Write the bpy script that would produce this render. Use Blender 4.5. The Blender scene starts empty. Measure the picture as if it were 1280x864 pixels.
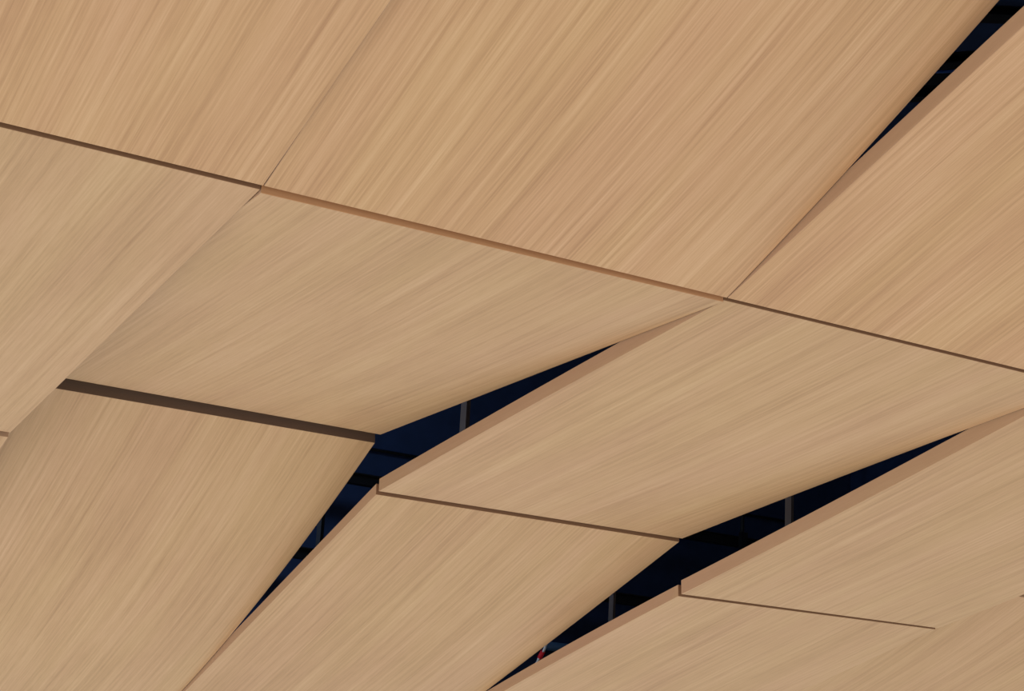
import bpy, math, random
from mathutils import Matrix, Vector

random.seed(7)
SC = bpy.context.scene
COL = SC.collection
S = 2.0            # metres per layout unit
EYE = 1.6          # height of the lens above the floor


def W(x, y, z):    # layout units (height measured from the lens) -> world metres
    return Vector((S * x, S * y, S * z + EYE))


# ------------------------------------------------------------------ camera
cam_d = bpy.data.cameras.new('camera')
cam = bpy.data.objects.new('camera', cam_d)
COL.objects.link(cam)
X = Vector((0.86542062, -0.18390188, -0.46607643))
Y = Vector((-0.49827967, -0.21827295, -0.83909134))
Z = X.cross(Y).normalized()
m = Matrix((X, Y, Z)).to_4x4()
m.translation = (0, 0, EYE)
cam.matrix_world = m
cam_d.sensor_width = 36
cam_d.lens = 2283.47 / 1280 * 36
cam_d.clip_end = 300
SC.camera = cam

# ------------------------------------------------------------------ world
LIGHT_DIR = Vector((-0.80, 0.10, -0.35)).normalized()   # the glazed side of the hall
wd = bpy.data.worlds.new('hall_daylight')
SC.world = wd
wd.use_nodes = True
nt = wd.node_tree
nt.nodes.clear()
out = nt.nodes.new('ShaderNodeOutputWorld')
bg = nt.nodes.new('ShaderNodeBackground')
tc = nt.nodes.new('ShaderNodeTexCoord')
dp = nt.nodes.new('ShaderNodeVectorMath'); dp.operation = 'DOT_PRODUCT'
dp.inputs[1].default_value = LIGHT_DIR
rp = nt.nodes.new('ShaderNodeValToRGB')
mr = nt.nodes.new('ShaderNodeMapRange')
mr.inputs['From Min'].default_value = -1
nt.links.new(tc.outputs['Generated'], dp.inputs[0])
nt.links.new(dp.outputs['Value'], mr.inputs['Value'])
nt.links.new(mr.outputs['Result'], rp.inputs['Fac'])
e = rp.color_ramp.elements
e[0].position = 0.0; e[0].color = (0.22, 0.21, 0.21, 1)
e[1].position = 1.0; e[1].color = (1.0, 0.97, 0.93, 1)
q = e.new(0.5); q.color = (0.55, 0.53, 0.51, 1)
nt.links.new(rp.outputs['Color'], bg.inputs['Color'])
bg.inputs['Strength'].default_value = 1.15
nt.links.new(bg.outputs['Background'], out.inputs['Surface'])

ld = bpy.data.lights.new('near_fill_light', 'AREA')     # added soft warm fill, no real source; brightens the nearest row
ld.shape = 'RECTANGLE'; ld.size = 3.0; ld.size_y = 1.6
ld.energy = 26; ld.color = (1.0, 0.93, 0.84)
lo_ = bpy.data.objects.new('near_fill_light', ld)
COL.objects.link(lo_)
lo_.location = (-0.6, -1.2, 0.3)
lo_.rotation_euler = (Vector((2.2, 4.2, 3.8)) - Vector(lo_.location)).to_track_quat('-Z', 'Y').to_euler()

vd = bpy.data.lights.new('void_fill_light', 'POINT')      # added bluish fill that lifts the dark void above the panels
vd.energy = 52; vd.color = (0.55, 0.72, 1.0); vd.shadow_soft_size = 0.15
vo = bpy.data.objects.new('void_fill_light', vd)
COL.objects.link(vo)
vo.location = W(1.30, 4.65, 1.45)

SC.view_settings.view_transform = 'Standard'
SC.view_settings.look = 'None'
SC.view_settings.exposure = 0.0
SC.view_settings.gamma = 1.0
SC.view_settings.use_curve_mapping = False


# ------------------------------------------------------------------ materials
def base_mat(name, color, rough=0.6, metal=0.0):
    mt = bpy.data.materials.new(name)
    mt.use_nodes = True
    b = mt.node_tree.nodes['Principled BSDF']
    b.inputs['Roughness'].default_value = rough
    b.inputs['Metallic'].default_value = metal
    n = mt.node_tree.nodes.new('ShaderNodeTexNoise')
    n.inputs['Scale'].default_value = 9
    n.inputs['Detail'].default_value = 5
    t = mt.node_tree.nodes.new('ShaderNodeTexCoord')
    r = mt.node_tree.nodes.new('ShaderNodeValToRGB')
    r.color_ramp.elements[0].position = 0.3
    r.color_ramp.elements[1].position = 0.7
    r.color_ramp.elements[0].color = tuple(c * 0.88 for c in color) + (1,)
    r.color_ramp.elements[1].color = tuple(min(1, c * 1.1) for c in color) + (1,)
    L = mt.node_tree.links
    L.new(t.outputs['Object'], n.inputs['Vector'])
    L.new(n.outputs['Fac'], r.inputs['Fac'])
    L.new(r.outputs['Color'], b.inputs['Base Color'])
    return mt


def oak_mat(name, dark, mid, light, fine=0.75, rough=0.48):
    """rift-cut oak veneer: straight grain along the panel (UV y), broad leaf bands, fine pores"""
    mt = bpy.data.materials.new(name)
    mt.use_nodes = True
    N = mt.node_tree.nodes
    L = mt.node_tree.links
    b = N['Principled BSDF']
    b.inputs['Roughness'].default_value = rough
    uv = N.new('ShaderNodeTexCoord')
    oi = N.new('ShaderNodeObjectInfo')
    off = N.new('ShaderNodeVectorMath'); off.operation = 'SCALE'
    off.inputs[0].default_value = (37.0, 19.0, 11.0)
    L.new(oi.outputs['Random'], off.inputs['Scale'])
    add = N.new('ShaderNodeVectorMath'); add.operation = 'ADD'
    L.new(uv.outputs['UV'], add.inputs[0]); L.new(off.outputs['Vector'], add.inputs[1])

    def layer(sx, sy, detail, rgh=0.55, dist=0.0):
        mp = N.new('ShaderNodeMapping')
        mp.inputs['Scale'].default_value = (sx, sy, 1)
        L.new(add.outputs['Vector'], mp.inputs['Vector'])
        n = N.new('ShaderNodeTexNoise')
        n.inputs['Scale'].default_value = 1.0
        n.inputs['Detail'].default_value = detail
        n.inputs['Roughness'].default_value = rgh
        n.inputs['Distortion'].default_value = dist
        L.new(mp.outputs['Vector'], n.inputs['Vector'])
        return n.outputs['Fac']

    broad = layer(4.5, 0.35, 3)
    strip = layer(16, 0.35, 3, 0.6)
    linesf = layer(66, 0.7, 3.0, 0.75)
    pores = layer(190, 9.0, 2, 0.6)
    cloud = layer(2.6, 1.6, 2)

    def ma(op, a, b_, c=None):
        n = N.new('ShaderNodeMath'); n.operation = op
        for i, v in enumerate((a, b_, c)):
            if v is None: continue
            if isinstance(v, (int, float)): n.inputs[i].default_value = v
            else: L.new(v, n.inputs[i])
        return n.outputs[0]

    v = ma('MULTIPLY_ADD', broad, 0.22, 0.5 - 0.11)
    v = ma('ADD', v, ma('MULTIPLY_ADD', strip, 0.26, -0.13))
    v = ma('ADD', v, ma('MULTIPLY_ADD', linesf, fine, -fine / 2))
    v = ma('ADD', v, ma('MULTIPLY_ADD', pores, 0.22, -0.11))
    v = ma('ADD', v, ma('MULTIPLY_ADD', cloud, 0.16, -0.08))
    r = N.new('ShaderNodeValToRGB')
    el = r.color_ramp.elements
    el[0].position = 0.18; el[0].color = dark + (1,)
    el[1].position = 0.82; el[1].color = light + (1,)
    k = el.new(0.5); k.color = mid + (1,)
    L.new(v, r.inputs['Fac'])
    # a slow drift between pinker and yellower leaves of veneer
    hue = N.new('ShaderNodeMix'); hue.data_type = 'RGBA'; hue.blend_type = 'MULTIPLY'
    hn = layer(3.3, 0.5, 2)
    hr = N.new('ShaderNodeValToRGB')
    hr.color_ramp.elements[0].position = 0.35; hr.color_ramp.elements[0].color = (1.0, 1.0, 0.95, 1)
    hr.color_ramp.elements[1].position = 0.65; hr.color_ramp.elements[1].color = (1.0, 0.965, 0.975, 1)
    L.new(hn, hr.inputs['Fac'])
    hue.inputs['Factor'].default_value = 1.0
    L.new(r.outputs['Color'], hue.inputs[6]); L.new(hr.outputs['Color'], hue.inputs[7])
    L.new(hue.outputs[2], b.inputs['Base Color'])
    bp = N.new('ShaderNodeBump')
    bp.inputs['Strength'].default_value = 0.06
    bp.inputs['Distance'].default_value = 0.002
    L.new(linesf, bp.inputs['Height'])
    L.new(bp.outputs['Normal'], b.inputs['Normal'])
    return mt


def lin(r, g, b_):
    f = lambda c: ((c / 255 + 0.055) / 1.055) ** 2.4 if c > 10 else c / 255 / 12.92
    return (f(r), f(g), f(b_))


M = {
    'oak': oak_mat('oak_veneer', lin(172, 133, 94), lin(205, 168, 125), lin(226, 192, 151), 0.62),
    'band': oak_mat('oak_edge_band', lin(166, 132, 104), lin(180, 147, 118), lin(194, 162, 133), 0.25, 0.55),
    'oak_warm': oak_mat('warm_oak_veneer', lin(176, 133, 94), lin(210, 169, 125), lin(232, 195, 153)),
    'end_shade': oak_mat('shaded_end_band', lin(128, 92, 64), lin(144, 107, 78), lin(156, 120, 90), 0.2, 0.6),  # edge band with the seam's shade painted in
    'end_deep_shade': oak_mat('deep_shaded_end_band', lin(94, 72, 56), lin(108, 85, 67), lin(122, 97, 77), 0.2, 0.6),  # edge band with deeper joint shade put into the colour
    'end_bounce': oak_mat('bounce_lit_end_band', lin(190, 136, 92), lin(206, 154, 108), lin(216, 166, 120), 0.2, 0.6),  # edge band with warm bounced light put into the colour
    'navy': base_mat('navy_painted_deck', (0.022, 0.050, 0.135), 0.8),
    'black': base_mat('black_painted_steel', (0.006, 0.007, 0.009), 0.6),
    'strut': base_mat('dull_bronze_strut', (0.16, 0.12, 0.10), 0.55),
    'darkrod': base_mat('dark_steel_rod', (0.015, 0.017, 0.022), 0.5),
    'duct': base_mat('blue_grey_duct', (0.10, 0.20, 0.34), 0.5),
    'blue': base_mat('blue_cable_jacket', (0.05, 0.22, 0.85), 0.45),
    'white': base_mat('pale_cable_jacket', (0.85, 0.92, 1.0), 0.45),
    'red': base_mat('red_plastic', (0.85, 0.03, 0.05), 0.4),
}


# ------------------------------------------------------------------ helpers
def mesh_obj(name, verts, faces, mat, parent=None, uvs=None, smooth=False):
    me = bpy.data.meshes.new(name)
    me.from_pydata([tuple(v) for v in verts], [], faces)
    me.materials.append(mat)
    if uvs:
        ul = me.uv_layers.new(name='UVMap')
        for lp in me.loops:
            ul.data[lp.index].uv = uvs[lp.vertex_index]
    if smooth:
        me.polygons.foreach_set('use_smooth', [True] * len(me.polygons))
    me.update()
    o = bpy.data.objects.new(name, me)
    COL.objects.link(o)
    if parent: o.parent = parent
    return o


def tag(o, label, cat, group=None):
    o['label'] = label
    o['category'] = cat
    if group: o['group'] = group


def empty(name, loc, label, cat, group=None):
    o = bpy.data.objects.new(name, None)
    o.empty_display_size = 0.1
    COL.objects.link(o)
    o.location = loc
    tag(o, label, cat, group)
    return o


def local(o, pts):
    return [p - o.location for p in pts]


def beam_mesh(a, b, w, h, origin):
    """solid I-section from a to b; w flange width, h depth"""
    d = (b - a).normalized()
    side = d.cross(Vector((0, 0, 1))).normalized()
    up = side.cross(d).normalized()
    t, k = h * 0.12, w * 0.14
    prof = [(-w/2, 0), (w/2, 0), (w/2, t), (k/2, t), (k/2, h-t), (w/2, h-t), (w/2, h), (-w/2, h), (-w/2, h-t), (-k/2, h-t), (-k/2, t), (-w/2, t)]
    vs = [p + side * x + up * y - origin for p in (a, b) for x, y in prof]
    n = len(prof)
    fs = [(i, (i + 1) % n, (i + 1) % n + n, i + n) for i in range(n)]
    fs += [tuple(range(n))[::-1], tuple(range(n, 2 * n))]
    return vs, fs


def tube_mesh(pts, r, origin, n=12):
    vs, fs = [], []
    for i, p in enumerate(pts):
        a = pts[max(i - 1, 0)]; b = pts[min(i + 1, len(pts) - 1)]
        d = (b - a).normalized()
        ref = Vector((0, 0, 1)) if abs(d.z) < 0.9 else Vector((1, 0, 0))
        s = d.cross(ref).normalized(); u = s.cross(d)
        for k in range(n):
            an = 2 * math.pi * k / n
            vs.append(p + (s * math.cos(an) + u * math.sin(an)) * r - origin)
    for i in range(len(pts) - 1):
        for k in range(n):
            fs.append((i * n + k, i * n + (k + 1) % n, (i + 1) * n + (k + 1) % n, (i + 1) * n + k))
    fs.append(tuple(range(n))[::-1])
    fs.append(tuple(range((len(pts) - 1) * n, len(pts) * n)))
    return vs, fs


def box_mesh(c, sx, sy, sz, origin, rz=0.0):
    R = Matrix.Rotation(rz, 3, 'Z')
    vs = [c + R @ Vector((x * sx / 2, y * sy / 2, z * sz / 2)) - origin
          for x in (-1, 1) for y in (-1, 1) for z in (-1, 1)]
    fs = [(0, 1, 3, 2), (4, 6, 7, 5), (0, 4, 5, 1), (2, 3, 7, 6), (0, 2, 6, 4), (1, 5, 7, 3)]
    return vs, fs


# ------------------------------------------------------------------ structure above the panels
def struct(name, verts, faces, mat):
    o = mesh_obj(name, verts, faces, mat)
    o['kind'] = 'structure'
    return o


XB = [0.05366, 0.93044, 1.80724, 2.68404, 3.56084, 4.43764]   # lines between the columns of panels
SLAB = 2.15
o0 = Vector((0, 0, 0))


def added_bulkhead(name, pts, thick):
    """added plumb board hanging from the deck: pts = (x, y, z of its lower edge) along the run; thick = (dx, dy)"""
    vs, fs = [], []
    for dx, dy in ((0, 0), thick):
        for x, y, z in pts:
            vs += [W(x + dx, y + dy, z), W(x + dx, y + dy, SLAB)]
    n = len(pts)
    for i in range(n - 1):
        a, b_ = 2 * i, 2 * i + 2
        A, B = a + 2 * n, b_ + 2 * n
        fs += [(a, b_, b_ + 1, a + 1), (A, A + 1, B + 1, B), (a, A, B, b_), (a + 1, b_ + 1, B + 1, A + 1)]
    e = 2 * n - 2
    fs += [(0, 1, 2 * n + 1, 2 * n), (e, e + 2 * n, e + 2 * n + 1, e + 1)]
    struct(name, vs, fs, M['navy'])


v, fc = box_mesh(W(2.25, 3.9, SLAB + 0.05), S * 4.6, S * 5.8, S * 0.1, o0)
struct('ceiling', v, fc, M['navy'])
added_bulkhead('added_wall_near', [(0.0, 1.09, 1.47), (0.93, 1.09, 1.47), (0.931, 1.09, 1.58), (1.807, 1.09, 1.69), (1.808, 1.09, 1.47), (4.5, 1.09, 1.47)], (0, -0.04))  # walls added all round, closing off the void so it stays dark
added_bulkhead('added_wall_left', [(0.045, 1.09, 1.47), (0.045, 2.49, 1.01), (0.045, 3.87, 0.87), (0.045, 5.3, 0.49)], (-0.04, 0))
added_bulkhead('added_wall_right', [(4.446, 1.09, 1.47), (4.446, 2.49, 1.01), (4.446, 3.87, 0.89), (4.446, 5.3, 0.47)], (0.04, 0))
added_bulkhead('added_wall_far', [(0.005, 5.3, 0.46), (0.90, 5.3, 0.49), (0.92, 5.3, 0.52), (1.83, 5.3, 0.52), (1.85, 5.3, 0.43), (2.684, 5.3, 0.43), (3.56, 5.3, 0.43), (4.486, 5.3, 0.47)], (0, 0.04))

# ------------------------------------------------------------------ the curved oak panels
T = 0.030    # board thickness in layout units
G = 'curved oak veneer panels of the ceiling'


def panel(ci, yn, yf, zl, zr, label, curl=0.0, gl=0.0015, gr=0.0015, tone=None, end=None, T=T):
    """zl / zr: heights of the underside along the left / right edge, [near, middle, far] or [near, far]"""
    x0, x1 = XB[ci] + gl, XB[ci + 1] - gr
    NU, NV = 28, 40

    def prof(z, t):
        if len(z) == 2: return z[0] + (z[1] - z[0]) * t
        a, b_, c = z            # quadratic through the three heights
        return a * (1 - t) * (1 - 2 * t) + b_ * 4 * t * (1 - t) + c * t * (2 * t - 1)

    def under(u, t):
        x = x0 + (x1 - x0) * u
        y = yn + (yf - yn) * t
        z = prof(zl, t) * (1 - u) + prof(zr, t) * u
        z -= curl * math.sin(math.pi * t) * u * (1 - u ** 5)
        return x, y, z

    def nrm(u, t):
        d = 1e-3
        a = Vector(under(u + d, t)) - Vector(under(u - d, t))
        b_ = Vector(under(u, t + d)) - Vector(under(u, t - d))
        return a.cross(b_).normalized()

    root = empty('veneer_panel', W((x0 + x1) / 2, (yn + yf) / 2, under(.5, .5)[2]), label, 'wooden panel', G)
    lo, hi, uv = [], [], []
    for j in range(NV + 1):
        for i in range(NU + 1):
            u, t = i / NU, j / NV
            p = Vector(under(u, t)); n = nrm(u, t)
            n.x *= 0.35; n.y *= 0.25; n = n / n.z      # the rims are cut nearly plumb
            lo.append(W(*p) - root.location)
            hi.append(W(*(p + n * T)) - root.location)
            uv.append((u * (x1 - x0) * S, t * (yf - yn) * S))
    R = NU + 1
    q = []
    for j in range(NV):
        for i in range(NU):
            a = j * R + i
            q.append((a, a + R, a + R + 1, a + 1))
    K = len(lo)
    top = [tuple(K + k for k in f[::-1]) for f in q]
    ring = [i for i in range(R)] + [j * R + NU for j in range(1, NV + 1)] + \
           [NV * R + i for i in range(NU - 1, -1, -1)] + [j * R for j in range(NV - 1, 0, -1)]
    side = []
    for k in range(len(ring)):
        a, b_ = ring[k], ring[(k + 1) % len(ring)]
        side.append((a, b_, K + b_, K + a))
    bd = mesh_obj('veneer_board', lo + hi, q + top + side, M[tone or 'oak'], root, uv + uv, smooth=True)
    # keep the rim crisp
    for k in range(len(q) + len(top), len(q) + len(top) + len(side)):
        bd.data.polygons[k].use_smooth = False
    try:
        bd.data.set_sharp_from_angle(angle=math.radians(40))
    except Exception:
        pass
    # solid lipping glued round the rim, 1.5 mm proud of the board
    e_v, e_f, e_uv = [], [], []
    pr = 0.0015
    cx = sum((lo[k] for k in ring), Vector()) / len(ring)
    run = 0.0
    nR = len(ring)
    for k in range(nR):
        a = ring[k]
        pa, pb = lo[ring[k - 1]], lo[ring[(k + 1) % nR]]
        i, j = a % R, a // R
        ox = (-1 if i == 0 else 1 if i == NU else 0) * pr
        oy = (-1 if j == 0 else 1 if j == NV else 0) * pr
        o_ = Vector((ox, oy, 0))
        e_v += [lo[a] + Vector((0, 0, 0.0008)), lo[a] + o_ + Vector((0, 0, 0.0012)), hi[a] + o_, hi[a]]
        if k: run += (lo[a] - lo[ring[k - 1]]).length
        e_uv += [(0, run), (0.001, run), (0.055, run), (0.057, run)]
    for k in range(nR):
        b0, b1 = 4 * k, 4 * ((k + 1) % nR)
        for s_ in range(3):
            e_f.append((b0 + s_, b1 + s_, b1 + s_ + 1, b0 + s_ + 1))
        e_f.append((b0 + 3, b1 + 3, b1, b0))
    eb = mesh_obj('edge_band', e_v, e_f, M['band'], root, e_uv)
    if end:                                    # near-end band colour carries the seam's shade and bounced light
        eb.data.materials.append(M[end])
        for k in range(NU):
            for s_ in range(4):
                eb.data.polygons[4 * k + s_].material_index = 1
    return root


# nearest row (top of the photograph)
Y0, Y1a, Y1b, Y2a, Y2b, Y3a, Y3b, Y4 = 1.10, 2.485, 2.497, 3.865, 3.880, 5.288, 5.303, 6.70
panel(0, Y0, Y1a, [1.46, 1.0], [1.458, 1.0], 'oak panel filling the upper left corner, left of the widest panel', 0.0, tone='oak_warm')
panel(1, Y0, Y1a, [1.57, 1.268, 1.0], [1.675, 1.308, 1.0], 'large oak panel at top centre whose right edge rolls up beside the long dark slit', 0.05, tone='oak_warm')
panel(2, Y0, Y1a, [1.46, 1.0], [1.52, 1.26, 1.0], 'oak panel at the upper right corner with a brown edge under the long dark slit', 0.03, tone='oak_warm')
panel(3, Y0, Y1a, [1.455, 1.225, 1.0], [1.46, 1.0], 'oak panel beyond the upper right corner, past the panel under the dark slit')
# second row
panel(0, Y1b, Y2a, [0.997, 0.8635], [0.997, 0.8637], 'oak panel at the left edge below the thin seam, overlapping the shaded panel beside it', end='end_shade')
panel(1, Y1b, 3.875, [0.9920, 1.006], [0.9955, 1.0065], 'shaded oak panel in the middle of the ceiling above the thick dark brown joint', 0.025, end='end_bounce')
panel(2, Y1b, Y2a, [0.9985, 0.936, 0.867], [0.998, 0.9385, 0.8725], 'oak panel right of centre lying between two dark wedge openings', 0.03, end='end_shade')
panel(3, Y1b, Y2a, [1.002, 0.861, 0.728], [0.999, 0.8665, 0.738], 'oak panel at the right edge below the right-hand dark wedge, above the short thin joint', 0.0, T=0.036)
panel(4, Y1b, Y2a, [1.0, 0.873], [1.0, 0.88], 'oak panel cut by the right edge, just past the end of the short thin joint', 0.0)
# third row
panel(0, Y2b, Y3a, [0.855, 0.48], [0.856, 0.655, 0.45], 'small sliver of oak panel at the left edge below the tiny brown seam')
panel(1, 3.905, Y3a, [0.9865, 0.712, 0.443], [0.991, 0.661, 0.405], 'tall oak panel at lower left below the thick dark brown joint', 0.035, end='end_deep_shade')
panel(2, Y2b, Y3a, [0.861, 0.628, 0.395], [0.8655, 0.634, 0.41], 'oak panel at bottom centre between the narrow left slit and the right dark wedge', 0.03, end='end_shade', T=0.0265)
panel(3, Y2b, Y3a, [0.724, 0.576, 0.41], [0.7358, 0.575, 0.41], 'oak panel below the short thin joint, right of the red and white cable', 0.0, end='end_shade')
panel(4, Y2b, Y3a, [0.865, 0.60, 0.45], [0.87, 0.60, 0.42], 'oak panel filling the lower right corner of the photo')
# fourth row: only a sliver shows at the lower left
panel(1, Y3b, Y4, [0.437, 0.30], [0.397, 0.26], 'thin sliver of oak panel at the very bottom left corner of the photo')

# ------------------------------------------------------------------ steel and services in the void
GB = 'black steel beams in the void above the panels'


def beam(p, q, z, w, h, label):
    a, b_ = W(p[0], p[1], z), W(q[0], q[1], z)
    c = (a + b_) / 2
    v, fc = beam_mesh(a, b_, w, h, c)
    o = mesh_obj('steel_beam', v, fc, M['black'])
    o.location = c
    tag(o, label, 'beam', GB)


def line(p, q, l0, l1):
    """extend the plan line p->q"""
    d = Vector((q[0] - p[0], q[1] - p[1])).normalized()
    P = Vector(p)
    a = P - d * l0; b_ = P + d * l1
    return (a.x, a.y), (b_.x, b_.y)


a, b_ = line((2.985, 3.069), (3.061, 3.025), 0.9, 1.0)
beam(a, b_, 2.125, 0.10, 0.05, 'black steel beam nearest the top right corner, seen through the long slit')
a, b_ = line((3.115, 3.37), (3.15, 3.332), 0.9, 1.0)
beam(a, b_, 2.12, 0.26, 0.06, 'wide black steel beam behind the blue cable in the long slit')
a, b_ = line((3.16, 3.527), (3.172, 3.517), 1.2, 1.2)
beam(a, b_, 2.115, 0.07, 0.07, 'small black steel beam low in the narrow end of the long slit')
beam((0.046, 5.15), (4.445, 5.15), 1.165, 0.06, 0.07, 'black steel rail crossing the middle gap and the right-hand wedge')
beam((0.046, 5.19), (4.445, 5.19), 0.915, 0.06, 0.07, 'black steel rail low in the right-hand dark wedge')


def pipe(a, b_, r, label, mat='black'):
    a, b_ = W(*a), W(*b_)
    c = (a + b_) / 2
    v, fc = tube_mesh([a, b_], r, c, 16)
    o = mesh_obj('conduit', v, fc, M[mat], None, None, True)
    o.location = c
    tag(o, label, 'conduit')


pipe((0.046, 5.28, 1.318), (4.445, 5.28, 1.318), 0.010, 'thin black conduit across the back of the middle dark gap')
pipe((2.95, 5.285, 0.757), (3.75, 5.285, 0.757), 0.030, 'dim blue conduit low in the tip of the right-hand wedge', 'duct')

# clamp and rod that carry the rail in the right-hand wedge
c = W(3.793, 5.10, 1.19)
r_ = empty('rail_hanger', c, 'black clamp and rod holding the rail in the right-hand dark wedge', 'hanger')
v, fc = tube_mesh([c, c + Vector((0, 0, S * (SLAB - 1.19)))], 0.014, c)
mesh_obj('rod', v, fc, M['black'], r_)
v, fc = box_mesh(c + Vector((0.01, 0.0, -0.03)), 0.055, 0.03, 0.13, c)
mesh_obj('clamp', v, fc, M['black'], r_)


def strut(x, y, z0, w, mat, label, name='hanger_strut'):
    """slotted hanger rising from a panel's back to the deck"""
    c = W(x, y, z0)
    h = S * (SLAB - z0)
    r = empty(name, c, label, 'hanger')
    # U channel: web and two flanges in one mesh
    t = w * 0.16
    prof = [(-w/2, -w/2), (w/2, -w/2), (w/2, w/2), (w/2 - t, w/2), (w/2 - t, -w/2 + t), (-w/2 + t, -w/2 + t), (-w/2 + t, w/2), (-w/2, w/2)]
    rz = Matrix.Rotation(0.5, 3, 'Z')
    vs = [rz @ Vector((px, py, zz)) for zz in (0, h) for px, py in prof]
    n = len(prof)
    fs = [(i, (i + 1) % n, (i + 1) % n + n, i + n) for i in range(n)] + [tuple(range(n))[::-1], tuple(range(n, 2 * n))]
    mesh_obj('channel', vs, fs, mat, r)
    v2, f2 = box_mesh(Vector((0, 0, 0.006)), w * 2.2, w * 2.2, 0.012, Vector((0, 0, 0)), 0.5)
    mesh_obj('foot_plate', v2, f2, mat, r)


strut(2.10, 4.006, 0.905, 0.035, M['strut'], 'brown hanger strut in the middle dark gap above the diagonal panel edge')
strut(3.00, 3.826, 0.815, 0.035, M['strut'], 'brown hanger strut in the right-hand dark wedge')
strut(2.10, 4.870, 0.60, 0.030, M['darkrod'], 'dark hanger strut in the narrow left slit')
strut(3.00, 4.685, 0.60, 0.030, M['strut'], 'dim brown hanger strut low in the right-hand wedge above the panel edge')

# cables
def cable(name, pts, r, mat, label):
    P = [W(*p) for p in pts]
    # smooth the control points
    Q = []
    for i in range(len(P) - 1):
        p0 = P[max(i - 1, 0)]; p1 = P[i]; p2 = P[i + 1]; p3 = P[min(i + 2, len(P) - 1)]
        for k in range(6):
            t = k / 6
            Q.append(0.5 * ((2 * p1) + (p2 - p0) * t + (2 * p0 - 5 * p1 + 4 * p2 - p3) * t * t + (3 * p1 - p0 - 3 * p2 + p3) * t ** 3))
    Q.append(P[-1])
    c = Q[len(Q) // 2].copy()
    v, fc = tube_mesh(Q, r, c, 10)
    o = mesh_obj(name, v, fc, mat, None, None, True)
    o.location = c
    tag(o, label, 'cable')
    return o


cable('data_cable', [(1.9, 2.9, 1.62), (2.2, 2.63, 1.60), (2.345, 2.533, 1.600), (2.45, 2.45, 1.605), (2.8, 2.3, 1.62)], 0.006, M['blue'],
      'thin bright blue cable crossing the long slit at upper right')
w_ = cable('cable_tail', [(2.77, 4.62, 0.80), (2.755, 4.64, 0.70), (2.75, 4.655, 0.655), (2.748, 4.68, 0.63), (2.745, 4.70, 0.60)], 0.008, M['white'],
           'pale blue-white cable end with a red plug in the tip of the right-hand wedge')
v, fc = tube_mesh([W(2.7495, 4.660, 0.650) - w_.location, W(2.7485, 4.677, 0.633) - w_.location], 0.015, Vector((0, 0, 0)), 10)
mesh_obj('plug', v, fc, M['red'], w_)['label'] = 'red plastic plug'
